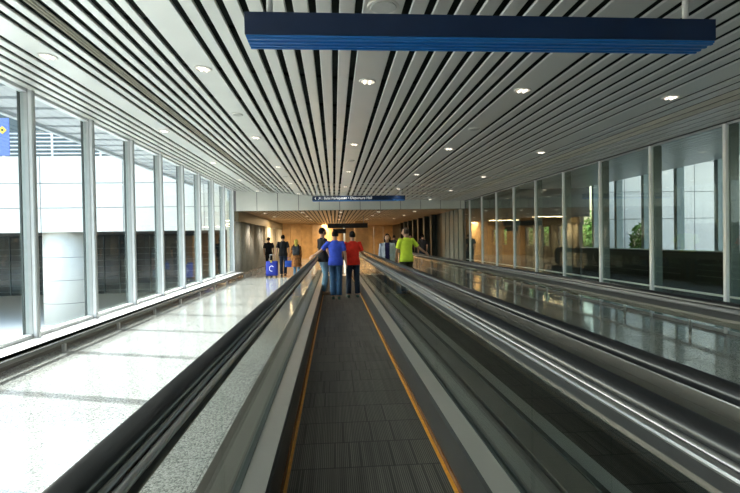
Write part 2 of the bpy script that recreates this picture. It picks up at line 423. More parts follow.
# ------------------------------------------------------------------ hanging signs
def text_mesh(txt, size, m, parent, loc, name='lettering'):
    c = bpy.data.curves.new('t', 'FONT'); c.body = txt; c.size = size; c.extrude = .002; c.align_y = 'CENTER'
    o = bpy.data.objects.new('t', c); COL.objects.link(o)
    bpy.context.view_layer.update()
    me = bpy.data.meshes.new_from_object(o.evaluated_get(bpy.context.evaluated_depsgraph_get()))
    bpy.data.objects.remove(o)
    me.materials.clear(); me.materials.append(m)
    q = bpy.data.objects.new(name, me); q.rotation_euler = (math.pi/2, 0, 0); q.location = loc
    return link(q, parent)
def hang_sign(x0, x1, y, z0, z1, label):
    xc = (x0+x1)/2; w = (x1-x0)/2; h = z1-z0
    t = thing('hanging_sign', label, 'sign', (xc, y, z0))
    bobj('sign_box', [(-w, w, 0, .21, .012, h)], M_BLUE, t, bev=.004)
    b = [(-w+.01, w-.01, .004, .206, -.004, .010)]
    bobj('underside', b, M_BLUEL, t)
    bobj('trim_strip', [(-w+.012, w-.012, q, q+.022, -.014, -.005) for q in (.015, .075, .135, .18)], M_BLUEL, t)
    for s in (-1, 1):
        bm = bmesh.new(); xx = s*(w-.16)
        cyl(bm, (xx, .10, h+.001), (xx, .10, zc(xc+xx)-z0+.06), .022); mesh_obj('hanger', bm, M_ALU, t)
    return t, w, h
t, w, h = hang_sign(-.58, 2.785, 3.45, EYE+1.39, EYE+1.555, 'long dark navy blue hanging sign box close overhead at the top')
t, w, h = hang_sign(-.73, 2.53, 17.5, EYE+1.37, EYE+1.535, 'long blue hanging sign with white departure hall lettering in front of the header')
text_mesh('Balai Perlepasan \u2022 Departure Hall', .125, M_WHITEP, t, (-w+.40, -.005, h/2+.005))
bm = bmesh.new()
def poly(bm, pts, y=-.004):
    bm.faces.new([bm.verts.new((a, y, b)) for a, b in pts]); bm.faces.new([bm.verts.new((a, y+.003, b)) for a, b in pts][::-1])
cx = -w+.12; cz = h/2
poly(bm, [(cx-.035, cz), (cx, cz+.04), (cx+.012, cz+.028), (cx-.012, cz), (cx+.012, cz-.028), (cx, cz-.04)])
cx += .13
poly(bm, [(cx-.04, cz-.03), (cx-.03, cz-.04), (cx+.02, cz+.01), (cx+.02, cz-.02), (cx+.035, cz-.02), (cx+.035, cz+.037), (cx-.02, cz+.037), (cx-.02, cz+.022), (cx+.01, cz+.022)])
poly(bm, [(cx+.085, cz-.05), (cx+.093, cz-.05), (cx+.093, cz+.05), (cx+.085, cz+.05)])
mesh_obj('arrow_symbols', bm, M_WHITEP, t)
def black_sign(x0, x1, y, z0, z1, label):
    xc = (x0+x1)/2; w = (x1-x0)/2
    t = thing('hanging_sign', label, 'sign', (xc, y, z0))
    bobj('sign_box', [(-w, w, 0, .12, 0, z1-z0)], M_BLACKS, t, bev=.004)
    for s in (-1, 1):
        bm = bmesh.new(); cyl(bm, (s*w*.8, .06, z1-z0), (s*w*.8, .06, IC-z0), .02); mesh_obj('hanger', bm, M_ALUD, t)
    return t
black_sign(-.35, 1.9, 28, EYE+.66, EYE+.92, 'wide black hanging sign in the hall beyond the opening')
black_sign(-.05, .75, 31, EYE+.40, EYE+.68, 'smaller black hanging sign below and behind the wide one')

# ------------------------------------------------------------------ moving walkways
WY0, WY1 = -4.06, 19.9
SEAM = [-4.06 + 2.06*k for k in range(12)]     # 2.12 falls on a seam
def walkway(cx, label, inner_side=0):
    t = thing('moving_walkway', label, 'moving walkway', (cx, 0, 0))
    bobj('pallet_belt', [(-.485, .485, WY0, WY1+.6, -.02, .012)], M_PAL, t)
    for s in (-1, 1):
        def X(a, b): return (min(s*a, s*b), max(s*a, s*b))
        bobj('edge_line', [(*X(.487, .506), WY0, WY1+.6, -.02, .018)], M_YEL, t)
        bobj('brush_strip', [(*X(.507, .518), WY0, WY1, .0, .05)], M_BRUSH, t)
        # skirt: vertical panel leaning slightly outwards
        bm = bmesh.new()
        prof = [(s*.519, -.02), (s*.519, .27), (s*.528, .298), (s*.645, .312), (s*.645, -.02)]
        A = [bm.verts.new((x, WY0, z)) for x, z in prof]; B = [bm.verts.new((x, WY1, z)) for x, z in prof]
        for i in range(len(prof)):
            f = bm.faces.new((A[i], A[(i+1) % 5], B[(i+1) % 5], B[i]))
            f.material_index = 1 if i == 2 else 0
        bm.faces.new(A); bm.faces.new(B[::-1])
        mesh_obj('skirt_panel', bm, [M_SKIRT, M_STEEL], t)
        bobj('glass_shoe', [(*X(.646, .682), WY0, WY1, -.02, .318)], M_GASK, t)
        # outer cladding
        wide = .175 if s*inner_side <= 0 else .15
        bobj('outer_deck', [(*X(.683, .683+wide), WY0, WY1, .0, .312)], [M_ODECK], t, bev=.006)
        # glass panels
        for a, b in zip(SEAM, SEAM[1:]):
            b2 = min(b, WY1-.25)
            if a > WY1-.5: continue
            bobj('glass_panel', [(*X(.660, .672), a+.004, b2-.004, .318, .91)], M_GLASSB, t)
        # stainless track under the rubber, slim bar on the inner side
        bobj('handrail_track', [(*X(.640, .712), WY0, WY1-.1, .905, .978)], M_STEELD, t, bev=.006)
        bobj('outer_cover', [(*X(.702, .716), WY0, WY1-.1, .86, .93)], M_STEELD, t, bev=.004)
        bobj('trough', [(*X(.630, .6405), WY0, WY1-.1, .93, .972)], M_TROUGH, t)
        bobj('inner_bar', [(*X(.608, .633), WY0, WY1-.1, .974, .992)], M_BAR, t, bev=.009)
        bm = bmesh.new(); cyl(bm, (s*.651, WY0, .985), (s*.651, WY1-.15, .985), .011, seg=12); mesh_obj('guide_tube', bm, M_BAR, t)
        # rubber handrail: straight run, turns down round the newel
        bm = bmesh.new()
        path = []
        R = .3; zt = 1.005
        side = Vector((1, 0, 0))
        for y in (WY0+.0, WY1-R): path.append((Vector((s*.696, y, zt)), side, Vector((0, 0, 1))))
        for i in range(1, 13):
            a = math.pi*i/12
            up = Vector((0, math.sin(a), math.cos(a)))
            path.append((Vector((s*.696, WY1-R, zt-R)) + up*R, side, up))
        prof = [(-.041, -.012), (-.044, .002), (-.041, .013), (-.031, .021), (-.012, .025), (.012, .025), (.031, .021), (.041, .013), (.044, .002), (.041, -.012), (.032, -.020), (-.032, -.020)]
        sweep(bm, path, prof)
        mesh_obj('handrail', bm, M_RUB, t, True)
        # newel end: rounded metal plate under the handrail turn
        bm = bmesh.new()
        pr = [(WY1-R, zt-.04), (WY1-R, .3)] + []
        pts = [(WY1-R-.1, .30), (WY1-R-.1, zt-.04)] + [(WY1-R + math.sin(math.pi*i/10)*(R-.03), zt-R + math.cos(math.pi*i/10)*(R-.03)) for i in range(0, 11)] + [(WY1-.05, .30)]
        A = [bm.verts.new((s*.66, y, z)) for y, z in pts]; B = [bm.verts.new((s*.69, y, z)) for y, z in pts]
        for i in range(len(pts)): bm.faces.new((A[i], A[(i+1) % len(pts)], B[(i+1) % len(pts)], B[i]))
        bm.faces.new(A); bm.faces.new(B[::-1])
        mesh_obj('newel', bm, M_STEELD, t)
    # comb plate at the far end
    bobj('comb_plate', [(-.52, .52, WY1+.6, WY1+1.5, -.01, .014)], M_STEEL, t)
    return t
walkway(.185, 'moving walkway running from the camera, people standing on its dark ribbed belt', 1)
walkway(1.875, 'second moving walkway right of the camera, carrying the person in lime green', -1)

# ------------------------------------------------------------------ outside left
def facade(x0, x1, y, zb, zt, name, label, cat, joints, cols):
    t = thing(name, label, cat, ((x0+x1)/2, y, -2.1))
    ox = (x0+x1)/2; oz = -2.1
    bobj('spandrel', [(x0-ox, x1-ox, 0, .3, zb-oz, zt-oz)], M_CONC, t)
    bs = [(x0-ox, x1-ox, -.015, -.001, z-oz-.012, z-oz+.012) for z in joints]
    xx = x0-ox+1.2
    while xx < x1-ox: bs.append((xx-.01, xx+.01, -.013, -.001, zb-oz, zt-oz)); xx += 3.4
    bobj('panel_joints', bs, M_CONCJ, t)
    for c in cols:
        bm = bmesh.new(); cyl(bm, (c-ox, 1.2, .02), (c-ox, 1.2, zb-oz+.2), 1.0, seg=32)
        mesh_obj('round_column', bm, M_CONC, t, False)
        bm = bmesh.new()
        for z in (1.0, 2.0, 3.0): cyl(bm, (c-ox, 1.2, z), (c-ox, 1.2, z+.02), .995+.01, seg=32, cap=False)
        mesh_obj('column_joint', bm, M_CONCJ, t)
    return t
FY = 22.2
t = facade(-34, XL-.45, FY, EYE+.52, EYE+3.75, 'parking_building', 'white concrete building outside the left windows with round columns and rooftop railing', 'building',
           (EYE+1.55, EYE+2.6), (-11.9, -19.5, -27))
ox = t.location.x
# upper railing
def railing(parent, x0, x1, y, z0):
    bm = bmesh.new()
    for k in range(6): cyl(bm, (x0, y, z0+.16+k*.17), (x1, y, z0+.16+k*.17), .03, seg=8)
    xx = x0
    while xx < x1: cyl(bm, (xx, y, z0), (xx, y, z0+1.05), .04, seg=8); xx += 2.0
    mesh_obj('railing', bm, mat('white_railing_paint', (.75, .76, .78), .5), parent)
railing(t, -34-ox, XL-.6-ox, .25, EYE+3.75+2.1)
# deck soffit over the columns and dark storey set back below
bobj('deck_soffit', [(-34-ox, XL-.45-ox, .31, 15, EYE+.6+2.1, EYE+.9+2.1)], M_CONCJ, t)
bobj('upper_storey', [(-34-ox, -9-ox, 7, 7.4, EYE+2+2.1, EYE+7.5+2.1)], M_DKGLZ, t)
gz = bobj('glass_storey', [(-34-ox, XL-.45-ox, 14.2, 14.5, 0, EYE+.6+2.1)], M_DKGLZ, t)
bm = bmesh.new()
for k in range(8): box(bm, -34-ox, XL-.45-ox, 14.13, 14.19, .3+k*.42, .33+k*.42)
for k in range(28): box(bm, -34-ox+k*1.05, -34-ox+k*1.05+.04, 14.14, 14.195, 0, EYE+.5+2.1)
mesh_obj('glazing_bars', bm, mat('grey_blue_bars', (.16, .20, .22), .5), t)
struct(bobj('pavement', [(-34, XL-.5, 10, 36.3, -2.1, -2.02)], mat('pale_pavement', (.62, .62, .60), .85)))
# blue notice with a yellow diamond on the upper deck
nz = EYE+3.85
s_ = thing('traffic_sign', 'blue board with a yellow diamond beside the upper railing', 'sign', (-13.7, FY-.25, nz-.1))
bobj('board', [(-.24, .24, 0, .05, 0, 1.55)], mat('blue_board', (.10, .16, .50), .5), s_)
bm = bmesh.new(); d = .17
for z, q in ((1.05, d),):
    v = [bm.verts.new(p) for p in ((-q, -.004, z), (0, -.004, z-q), (q, -.004, z), (0, -.004, z+q), (-q, -.02, z), (0, -.02, z-q), (q, -.02, z), (0, -.02, z+q))]
    for f in ((0,1,2,3),(4,5,6,7),(0,1,5,4),(1,2,6,5),(2,3,7,6),(3,0,4,7)): bm.faces.new([v[i] for i in f])
mesh_obj('yellow_diamond', bm, mat('sign_yellow', (.85, .55, .05), .5), s_)
bm = bmesh.new(); cyl(bm, (0, -.021, 1.05), (0, -.03, 1.05), .05, seg=14); mesh_obj('dark_symbol', bm, M_GASK, s_)
bobj('bracket', [(-.05, .05, .051, .30, .3, .4)], M_ALUD, s_)

# ------------------------------------------------------------------ outside right: second open corridor
CX = 11.2
par = struct(bobj('wall_parapet', [(CX-.12, CX+.05, Y0, D, 0, .95)], M_DKWALL), 'dark parapet of the parallel corridor beyond the right glass')
bobj('parapet_cap', [(CX-.16, CX+.07, Y0, D, .951, .985)], mat('bright_cap', (.7, .74, .72), .35), par)
bm = bmesh.new(); x = XR+.25
while x < CX-.2:
    box(bm, x, x+.15, Y0, D-.03, 3.62, 3.65); x += P
struct(mesh_obj('ceiling_corridor', bm, M_SLAT), 'grey slatted ceiling of the parallel corridor')
for i in range(-3, 9):
    y = 13.85 + 1.745*(i-4)
    bm = bmesh.new(); box(bm, CX-.06, CX+.2, y-.08, y+.08, .99, 3.92, bev=.01)
    c = struct(mesh_obj('corridor_post', bm, mat('grey_green_post', (.30, .36, .34), .45)), 'grey green post standing on the parapet beyond the right glass')
struct(bobj('wall_corridor_end', [(6.02, CX+.3, D+.05, D+.2, 2.35, 4.0), (6.02, 6.8, D+.05, D+.2, 0, 2.35)], M_DKWALL), 'dark end wall of the parallel corridor')
struct(bobj('wall_corridor_far', [(CX-.1, CX+.1, D+.2, 40, 0, 1.0), (CX-.1, CX+.1, D+.2, 40, 2.0, 3.1)] + [(CX-.09, CX+.09, D+.3+i*2.1, D+1.4+i*2.1, 1.0, 2.0) for i in range(8)], M_DKWALL))
t = facade(12.2, 34, FY, EYE-.9, EYE+5.5, 'annex_building', 'white panelled building outside the right windows', 'building', (EYE+.75, EYE+2.0, EYE+3.4), ())
ox = t.location.x
bobj('lower_wall', [(12.2-ox, 34-ox, .1, .6, 0, EYE-.9+2.1)], M_CONC, t)
struct(bobj('lawn', [(CX+.4, 60, D+1, 70, -2.1, -2.0)], M_GRASS))
def tree(x, y, h, r, label):
    t = thing('tree', label, 'tree', (x, y, -2.0), 0, 'trees beyond the right corridor')
    bm = bmesh.new(); cyl(bm, (0, 0, 0), (.1, 0, h*.6), .16, .09, 10)
    for i in range(5):
        a = i*1.3; cyl(bm, (.07, 0, h*(.35+.05*i)), (.07+math.cos(a)*r*.6, math.sin(a)*r*.6, h*(.6+.06*i)), .06, .03, 6)
    mesh_obj('trunk', bm, M_BARK, t)
    bm = bmesh.new()
    for i in range(1500):
        v = Vector((random.gauss(0, 1), random.gauss(0, 1), random.gauss(0, 1))).normalized() * (random.random()**.4)
        p = Vector((v.x*r, v.y*r, h*.62 + v.z*h*.42))
        s1 = random.uniform(.08, .17)
        n1 = Vector((random.gauss(0, 1), random.gauss(0, 1), random.gauss(0, 1))).normalized(); a = n1.orthogonal().normalized(); b = n1.cross(a)
        bm.faces.new([bm.verts.new(p + q) for q in (a*s1, b*s1*.5, -a*s1, -b*s1*.5)])
    mesh_obj('foliage', bm, M_LEAF, t)
for i, (x, y, h, r) in enumerate([(13.6, 26.5, 4.4, 1.5), (17.2, 28.5, 5.0, 1.7), (13.4, 30.8, 4.6, 1.4), (14.4, 35.2, 5, 1.6), (13.6, 39.5, 4.6, 1.6), (18.4, 33.5, 5.2, 1.8)]):
    tree(x, y, h, r, ['nearest leafy tree seen beyond the right glass', 'bushy tree behind and right of the nearest one', 'leafy tree beyond the dark corridor end wall',
                      'broad tree farther back behind the corridor', 'farthest leafy tree past the corridor', 'tall tree behind the white annex corner'][i])

exec_people = True
# ------------------------------------------------------------------ people
SKIN = mat('skin_tan', (.42, .24, .16), .55, 0, .4, .06, 20)
HAIR = mat('black_hair', (.010, .008, .008), .8, 0, .15, .3, 40)
GREYH = mat('grey_brown_hair', (.07, .05, .04), .8, 0, .2, .3, 40)
EYEW = mat('eye_white', (.7, .7, .68), .3); EYED = mat('eye_dark', (.02, .012, .01), .2); LIP = mat('lips', (.34, .12, .10), .5)
def cloth(name, c, var=.12): return mat(name, c, .85, 0, .2, var, 14, .35, 22)
def loft(bm, pts, rad, side=Vector((1, 0, 0)), seg=16):
    """closed tube through pts; rad = (side radius, other radius) or a number"""
    pts = [Vector(p) for p in pts]; rings = []
    for i, p in enumerate(pts):
        d = (pts[min(i+1, len(pts)-1)] - pts[max(i-1, 0)]).normalized()
        a = side - d*side.dot(d)
        if a.length < .05: a = d.orthogonal()
        a.normalize(); b = d.cross(a)
        r = rad[i]; r = (r, r) if not isinstance(r, tuple) else r
        rings.append([bm.verts.new(p + a*math.cos(2*math.pi*k/seg)*r[0] + b*math.sin(2*math.pi*k/seg)*r[1]) for k in range(seg)])
    for A, B in zip(rings, rings[1:]):
        for k in range(seg): bm.faces.new((A[k], A[(k+1) % seg], B[(k+1) % seg], B[k]))
    bm.faces.new(rings[0][::-1]); bm.faces.new(rings[-1])
def ball(bm, c, r, seg=16, rot=None):
    r = (r, r, r) if not isinstance(r, tuple) else r
    Mx = Matrix.Translation(Vector(c)) @ (rot.to_4x4() if rot else Matrix()) @ Matrix.Diagonal((*r, 1))
    return bmesh.ops.create_uvsphere(bm, u_segments=seg, v_segments=max(6, seg*2//3), radius=1, matrix=Mx)['verts']
def fused(bm, vox, smooth=2):
    me = bpy.data.meshes.new('tmp'); bmesh.ops.recalc_face_normals(bm, faces=bm.faces[:]); bm.to_mesh(me); bm.free()
    o = bpy.data.objects.new('tmp', me); COL.objects.link(o)
    r = o.modifiers.new('r', 'REMESH'); r.mode = 'VOXEL'; r.voxel_size = vox; r.use_smooth_shade = True
    if smooth:
        s = o.modifiers.new('s', 'SMOOTH'); s.iterations = smooth; s.factor = .5
    bpy.context.view_layer.update()
    out = bpy.data.meshes.new_from_object(o.evaluated_get(bpy.context.evaluated_depsgraph_get()))
    bpy.data.objects.remove(o)
    return out
def lerp(a, b, t): return Vector(a)*(1-t) + Vector(b)*t
def person(label, loc, heading, H, shirt, trousers, shoes, arms=None, legs=None, head_turn=0, hair='short', hairm=None, sleeve='short',
           female=False, over=None, scarf=None, skirt=None, group=None, category='person', lean=0, vox=.0075, belly=0):
    """local frame: faces +Y, right hand +X; arms/legs override joint positions (1.75 m figure)"""
    t = thing('person', label, category, loc, heading, group)
    k = H/1.75; hm = hairm or HAIR
    A = {'L': [(-.185, 0, 1.43), (-.235, -.03, 1.15), (-.235, .04, .90)], 'R': [(.185, 0, 1.43), (.235, -.03, 1.15), (.235, .04, .90)]}
    G = {'L': [(-.09, 0, .93), (-.10, .02, .50), (-.105, -.02, .085)], 'R': [(.09, 0, .93), (.10, .02, .50), (.105, -.02, .085)]}
    if female:
        for d_ in 'LR':
            s = -1 if d_ == 'L' else 1
            A[d_] = [(s*.165, 0, 1.43), (s*.21, -.03, 1.16), (s*.215, .04, .91)]
    for q, v in (arms or {}).items(): A[q] = [v[0] if len(v) == 3 else A[q][0]] + list(v[-2:])
    for q, v in (legs or {}).items(): G[q] = list(v)
    A = {q: [Vector(p) for p in v] for q, v in A.items()}; G = {q: [Vector(p) for p in v] for q, v in G.items()}
    w = .88 if female else 1.
    lx = lambda z: lean*max(0, z-.9)
    def T(x, y, z): return Vector((x, y + lx(z), z))
    for q in A: A[q][0].y += lx(1.43)
    torso = [T(0, 0, .86), T(0, -.005, .95), T(0, 0, 1.07), T(0, .01, 1.20), T(0, .01, 1.33), T(0, 0, 1.41), T(0, 0, 1.455), T(0, 0, 1.49)]
    trad = [(.15, .11), (.165, .115), (.145*w, .10+belly), (.155*w, .108+belly*.6), (.172*w, .112), (.163*w, .088), (.115*w, .072), (.06, .055)]
    hc = T(0, .025, 1.635)
    hr = Matrix.Rotation(head_turn, 3, 'Z')
    # ---- body
    bm = bmesh.new()
    loft(bm, torso, trad)
    loft(bm, [T(0, -.005, 1.44), T(0, .0, 1.50), T(0, .012, 1.57)], [.062*w, .054*w, .054*w], seg=12)
    vs = ball(bm, hc, (.076, .095, .115), 20)
    for v in vs:                                # narrow jaw, flat face
        p = v.co - hc
        tz = (p.z+.115)/.23
        if tz < .5: p.x *= .72 + .56*tz; p.y = p.y*(.82+.36*tz) + (.012 if p.y > 0 else 0)*(1-tz)
        v.co = hc + hr @ p
    def H_(x, y, z): return hc + hr @ Vector((x, y, z))
    loft(bm, [H_(0, .083, .02), H_(0, .104, -.012), H_(0, .112, -.028), H_(0, .088, -.034)], [.008, .012, .016, .010], seg=8)
    for s in (-1, 1): ball(bm, H_(s*.077, -.005, -.005), (.012, .02, .032), 10, hr)
    for q in 'LR':
        S0, E, W = A[q]; s = -1 if q == 'L' else 1
        loft(bm, [lerp(T(s*.10, 0, 1.42), S0, .0), S0, lerp(S0, E, .35), lerp(S0, E, .8), E, lerp(E, W, .3), lerp(E, W, .8), W],
             [.055, .056, .048, .041, .038, .040, .030, .026], side=Vector((0, 1, 0)), seg=12)
        ball(bm, E, .038, 10)
        d = (W-E).normalized()
        # palm plane: thumb points forward / up
        th = Vector((0, 1, 0)) if abs(d.z) > .6 else Vector((0, .5, .8))
        th = (th - d*th.dot(d)).normalized(); nrm = d.cross(th)
        if abs(d.z) < .6: th, nrm = -nrm*s if False else th, nrm
        pc = W + d*.05
        loft(bm, [W - d*.01, W + d*.03, W + d*.075, W + d*.09], [(.026, .02), (.038, .016), (.042, .014), (.036, .011)], side=th, seg=12)
        cur = nrm*(s*-1)
        for f, (o_, ln) in enumerate(((.031, .070), (.0105, .078), (-.0105, .072), (-.031, .058))):
            b0 = W + d*.075 + th*o_
            p1 = b0 + d*ln*.45 + cur*.004; p2 = p1 + d*ln*.32 + cur*.014; p3 = p2 + d*ln*.2 + cur*.018
            loft(bm, [b0, p1, p2, p3], [.0095, .009, .0082, .0065], seg=8)
        b0 = W + d*.025 + th*.028
        loft(bm, [b0, b0 + th*.028 + d*.026, b0 + th*.036 + d*.054], [.013, .011, .008], seg=8)
        h0, kn, an = G[q]
        loft(bm, [h0 + Vector((0, 0, .03)), lerp(h0, kn, .25), lerp(h0, kn, .75), kn, lerp(kn, an, .3), lerp(kn, an, .8), an],
             [.088, .086, .062, .055, .056, .040, .038], seg=12)
        ft = an + Vector((0, .0, -.045))
        loft(bm, [an + Vector((0, -.05, -.04)), an + Vector((0, .02, -.035)), an + Vector((0, .11, -.055)), an + Vector((0, .17, -.062))], [.032, .04, .034, .02], seg=10)
    bm.transform(Matrix.Scale(k, 4))
    me = fused(bm, vox, 1)
    b2 = bmesh.new(); b2.from_mesh(me)
    for s in (-1, 1):
        for (c, r, mi) in (((s*.030, .088, .012), (.012, .006, .007), 1), ((s*.030, .0935, .012), (.0055, .003, .0055), 2)):
            n0 = len(b2.faces); ball(b2, H_(*c)*k, tuple(x*k for x in r), 8, hr)
            b2.faces.ensure_lookup_table()
            for f in b2.faces[n0:]: f.material_index = mi
    n0 = len(b2.faces); ball(b2, H_(0, .092, -.055)*k, (.022*k, .006*k, .006*k), 8, hr); b2.faces.ensure_lookup_table()
    for f in b2.faces[n0:]: f.material_index = 3
    b2.to_mesh(me); b2.free(); me.materials.clear()
    for m_ in (SKIN, EYEW, EYED, LIP): me.materials.append(m_)
    me.name = 'body'
    link(bpy.data.objects.new('body', me), t)
    def part(name, bm, m, vox=.012, sm=3):
        bm.transform(Matrix.Scale(k, 4)); me = fused(bm, vox, sm); me.name = name
        me.materials.clear(); me.materials.append(m)
        return link(bpy.data.objects.new(name, me), t)
    # ---- shirt
    def garment(extra, sl, hem):
        bm = bmesh.new()
        tp = [T(0, -.004, hem), T(0, -.002, .97)] + torso[2:7] + [T(0, 0, 1.498)]
        tr = [(.198+extra, .145+extra+belly*.5), (.188+extra, .138+extra+belly*.7), (.168*w+extra, .120+extra+belly), (.170*w+extra, .120+extra+belly*.6), (.186*w+extra, .122+extra), (.172*w+extra, .098+extra), (.122*w+extra, .080+extra), (.068+extra, .062+extra)]
        loft(bm, tp, tr, seg=24)
        for q in 'LR':
            S0, E, W = A[q]; s = -1 if q == 'L' else 1
            if sl == 'short':
                loft(bm, [T(s*.09, 0, 1.41), S0, lerp(S0, E, .4), lerp(S0, E, .78)], [.060+extra, .062+extra, .060+extra, .063+extra], side=Vector((0, 1, 0)), seg=14)
            elif sl == 'long':
                loft(bm, [T(s*.09, 0, 1.41), S0, lerp(S0, E, .5), E, lerp(E, W, .5), lerp(E, W, .93)], [.060+extra, .060+extra, .054+extra, .050+extra, .045+extra, .039+extra], side=Vector((0, 1, 0)), seg=14)
        # cloth folds
        for v in bm.verts:
            n_ = noise.noise(v.co*9 + Vector((H*7, 0, 0)))
            v.co += Vector((v.co.x, v.co.y, 0)).normalized()*n_*.010 if v.co.length > 0 else Vector()
        return bm
    if shirt: part('shirt', garment(0, sleeve, .86), shirt)
    if over:
        bm = garment(.016, 'long', .80)
        # open front: cut away the forward strip
        bmesh.ops.bisect_plane(bm, geom=bm.verts[:]+bm.edges[:]+bm.faces[:], plane_co=(0, .055, 0), plane_no=(0, 1, 0), clear_outer=False)
        part_o = None
        bm.transform(Matrix.Scale(k, 4)); me = fused(bm, .012, 2)
        b3 = bmesh.new(); b3.from_mesh(me)
        kill = [v for v in b3.verts if v.co.y > .03*k and abs(v.co.x) < .062*k]
        bmesh.ops.delete(b3, geom=kill, context='VERTS'); b3.to_mesh(me); b3.free()
        me.materials.clear(); me.materials.append(over); me.name = 'cardigan'
        link(bpy.data.objects.new('cardigan', me), t)
    # ---- trousers / skirt
    bm = bmesh.new()
    loft(bm, [T(0, 0, 1.0), T(0, -.005, .93), T(0, -.005, .84)], [(.160*max(w, .95), .118), (.172, .125), (.165, .112)], seg=20)
    for q in 'LR':
        h0, kn, an = G[q]
        loft(bm, [h0 + Vector((0, 0, .02)), lerp(h0, kn, .3), lerp(h0, kn, .75), kn, lerp(kn, an, .4), lerp(kn, an, .97)],
             [(.094, .10), (.090, .098), .080, .076, .072, .070], seg=14)
    for v in bm.verts: v.co.x += noise.noise(v.co*11)*.006
    part('trousers', bm, trousers)
    if skirt:
        bm = bmesh.new(); loft(bm, [T(0, 0, 1.02), T(0, -.01, .9), T(0, 0, .7), T(0, 0, .50)], [(.165, .13), (.20, .16), (.225, .20), (.24, .22)], seg=26)
        for v in bm.verts: v.co += Vector((v.co.x, v.co.y, 0))*noise.noise(v.co*12)*.12
        part('tunic', bm, skirt)
    # ---- belt line / shoes
    for q in 'LR':
        an = G[q][2]
        bm = bmesh.new()
        loft(bm, [an + Vector((0, -.075, -.05)), an + Vector((0, -.04, -.045)), an + Vector((0, .04, -.042)), an + Vector((0, .12, -.056)), an + Vector((0, .185, -.062))],
             [(.032, .028), (.040, .040), (.044, .040), (.046, .028), (.028, .018)], seg=12)
        loft(bm, [an + Vector((0, -.08, -.078)), an + Vector((0, .19, -.078))], [(.046, .008), (.04, .008)], seg=10)
        part('shoe', bm, shoes, .009, 1)
    # ---- hair
    bm = bmesh.new()
    vs = ball(bm, hc + hr @ Vector((0, -.010, .014)), (.085, .100, .118), 20)
    for v in vs:
        p = hr.inverted() @ (v.co - hc)
        if p.z < -.042: p.z = -.042
        if p.y > .045 and p.z < .062: p.y = .045 - (.062-p.z)*.35
        if hair == 'balding' and p.z > .075: p.z = .075 + (p.z-.075)*.3
        v.co = hc + hr @ p
    if hair == 'long':
        loft(bm, [H_(0, -.055, .02), H_(0, -.065, -.07), H_(0, -.06, -.15), H_(0, -.05, -.19)], [(.082, .05), (.086, .045), (.080, .04), (.05, .025)], seg=14)
        for s in (-1, 1): loft(bm, [H_(s*.072, .0, .04), H_(s*.08, .0, -.04), H_(s*.078, -.01, -.13)], [.026, .028, .018], seg=10)
    if not scarf: part('hair', bm, hm, .008, 2)
    else:
        bm.free(); bm = bmesh.new()
        vs = ball(bm, hc + Vector((0, -.012, .01)), (.098, .112, .130), 20)
        for v in vs:
            if v.co.y - hc.y > .06: v.co.y = hc.y + .06
        loft(bm, [hc + Vector((0, -.02, -.04)), hc + Vector((0, -.02, -.13)), T(0, -.01, 1.44), T(0, -.01, 1.38)], [(.085, .085), (.085, .08), (.14, .10), (.165, .11)], seg=18)
        part('headscarf', bm, scarf, .010, 2)
    return t
tree(13.3, 20.6, 4.0, .62, 'small bright green tree close in front of the white annex')
def relabel(o, l): o['label'] = l

JEANS = cloth('blue_jeans', (.045, .10, .20)); JEANSL = cloth('light_blue_jeans', (.13, .23, .34)); JEANSD = cloth('dark_jeans', (.018, .028, .05))
BLK = cloth('black_cloth', (.014, .014, .016)); BLUE = cloth('royal_blue_cotton', (.055, .10, .62)); RED = cloth('red_cotton', (.78, .035, .02))
LIME = cloth('lime_green_cotton', (.72, .88, .07), .06); OLIVE = cloth('olive_khaki_cloth', (.10, .095, .055)); NAVY = cloth('navy_violet_top', (.03, .025, .10))
PALEB = cloth('pale_blue_knit', (.45, .50, .60)); SHOE = mat('dark_shoe', (.02, .02, .022), .5); SHOET = mat('tan_shoe', (.30, .19, .12), .6)
SHOEG = mat('green_grey_shoe', (.06, .12, .10), .6); SCARF = cloth('mustard_scarf', (.50, .38, .08)); BATIK = cloth('brown_orange_print', (.30, .12, .04), .6)

bz = .012
# man in the blue shirt: left arm out on the handrail
person('person in a blue t-shirt and jeans on the walkway, left hand resting on the handrail', (.03, 12.45, bz), 0, 1.71, BLUE, JEANS, SHOEG,
       arms={'L': ((-.37, .03, 1.23), (-.565, .10, 1.105)), 'R': ((.235, -.02, 1.16), (.27, .02, .90))},
       legs={'L': ((-.09, 0, .93), (-.085, .03, .50), (-.075, -.02, .085)), 'R': ((.09, 0, .93), (.085, .01, .50), (.075, -.03, .085))}, head_turn=.15)
sh = bpy.data.objects[-1] if False else None
red = person('person in a red t-shirt and dark jeans on the walkway, forearm on the right handrail', (.47, 12.75, bz), .08, 1.68, RED, JEANSD, SHOEG,
       arms={'R': ((.27, .05, 1.17), (.385, .22, 1.075)), 'L': ((-.23, .03, 1.16), (-.14, .22, 1.06))}, head_turn=-.1,
       legs={'L': ((-.09, 0, .93), (-.11, .03, .50), (-.125, -.02, .085)), 'R': ((.09, 0, .93), (.10, .01, .50), (.11, -.03, .085))})
blk = person('person in a black t-shirt and light jeans standing sideways by the left handrail', (-.29, 13.55, bz), -1.15, 1.80, BLK, JEANSL, SHOET,
       arms={'R': ((.24, .02, 1.15), (.22, .16, .92)), 'L': ((-.22, -.02, 1.15), (-.20, .10, .90))}, lean=-.05,
       legs={'L': ((-.09, 0, .93), (-.10, .10, .51), (-.11, .02, .085)), 'R': ((.09, 0, .93), (.10, .02, .50), (.11, -.08, .085))})
blk['label'] = 'person in a black t-shirt and light jeans standing sideways by the left handrail'
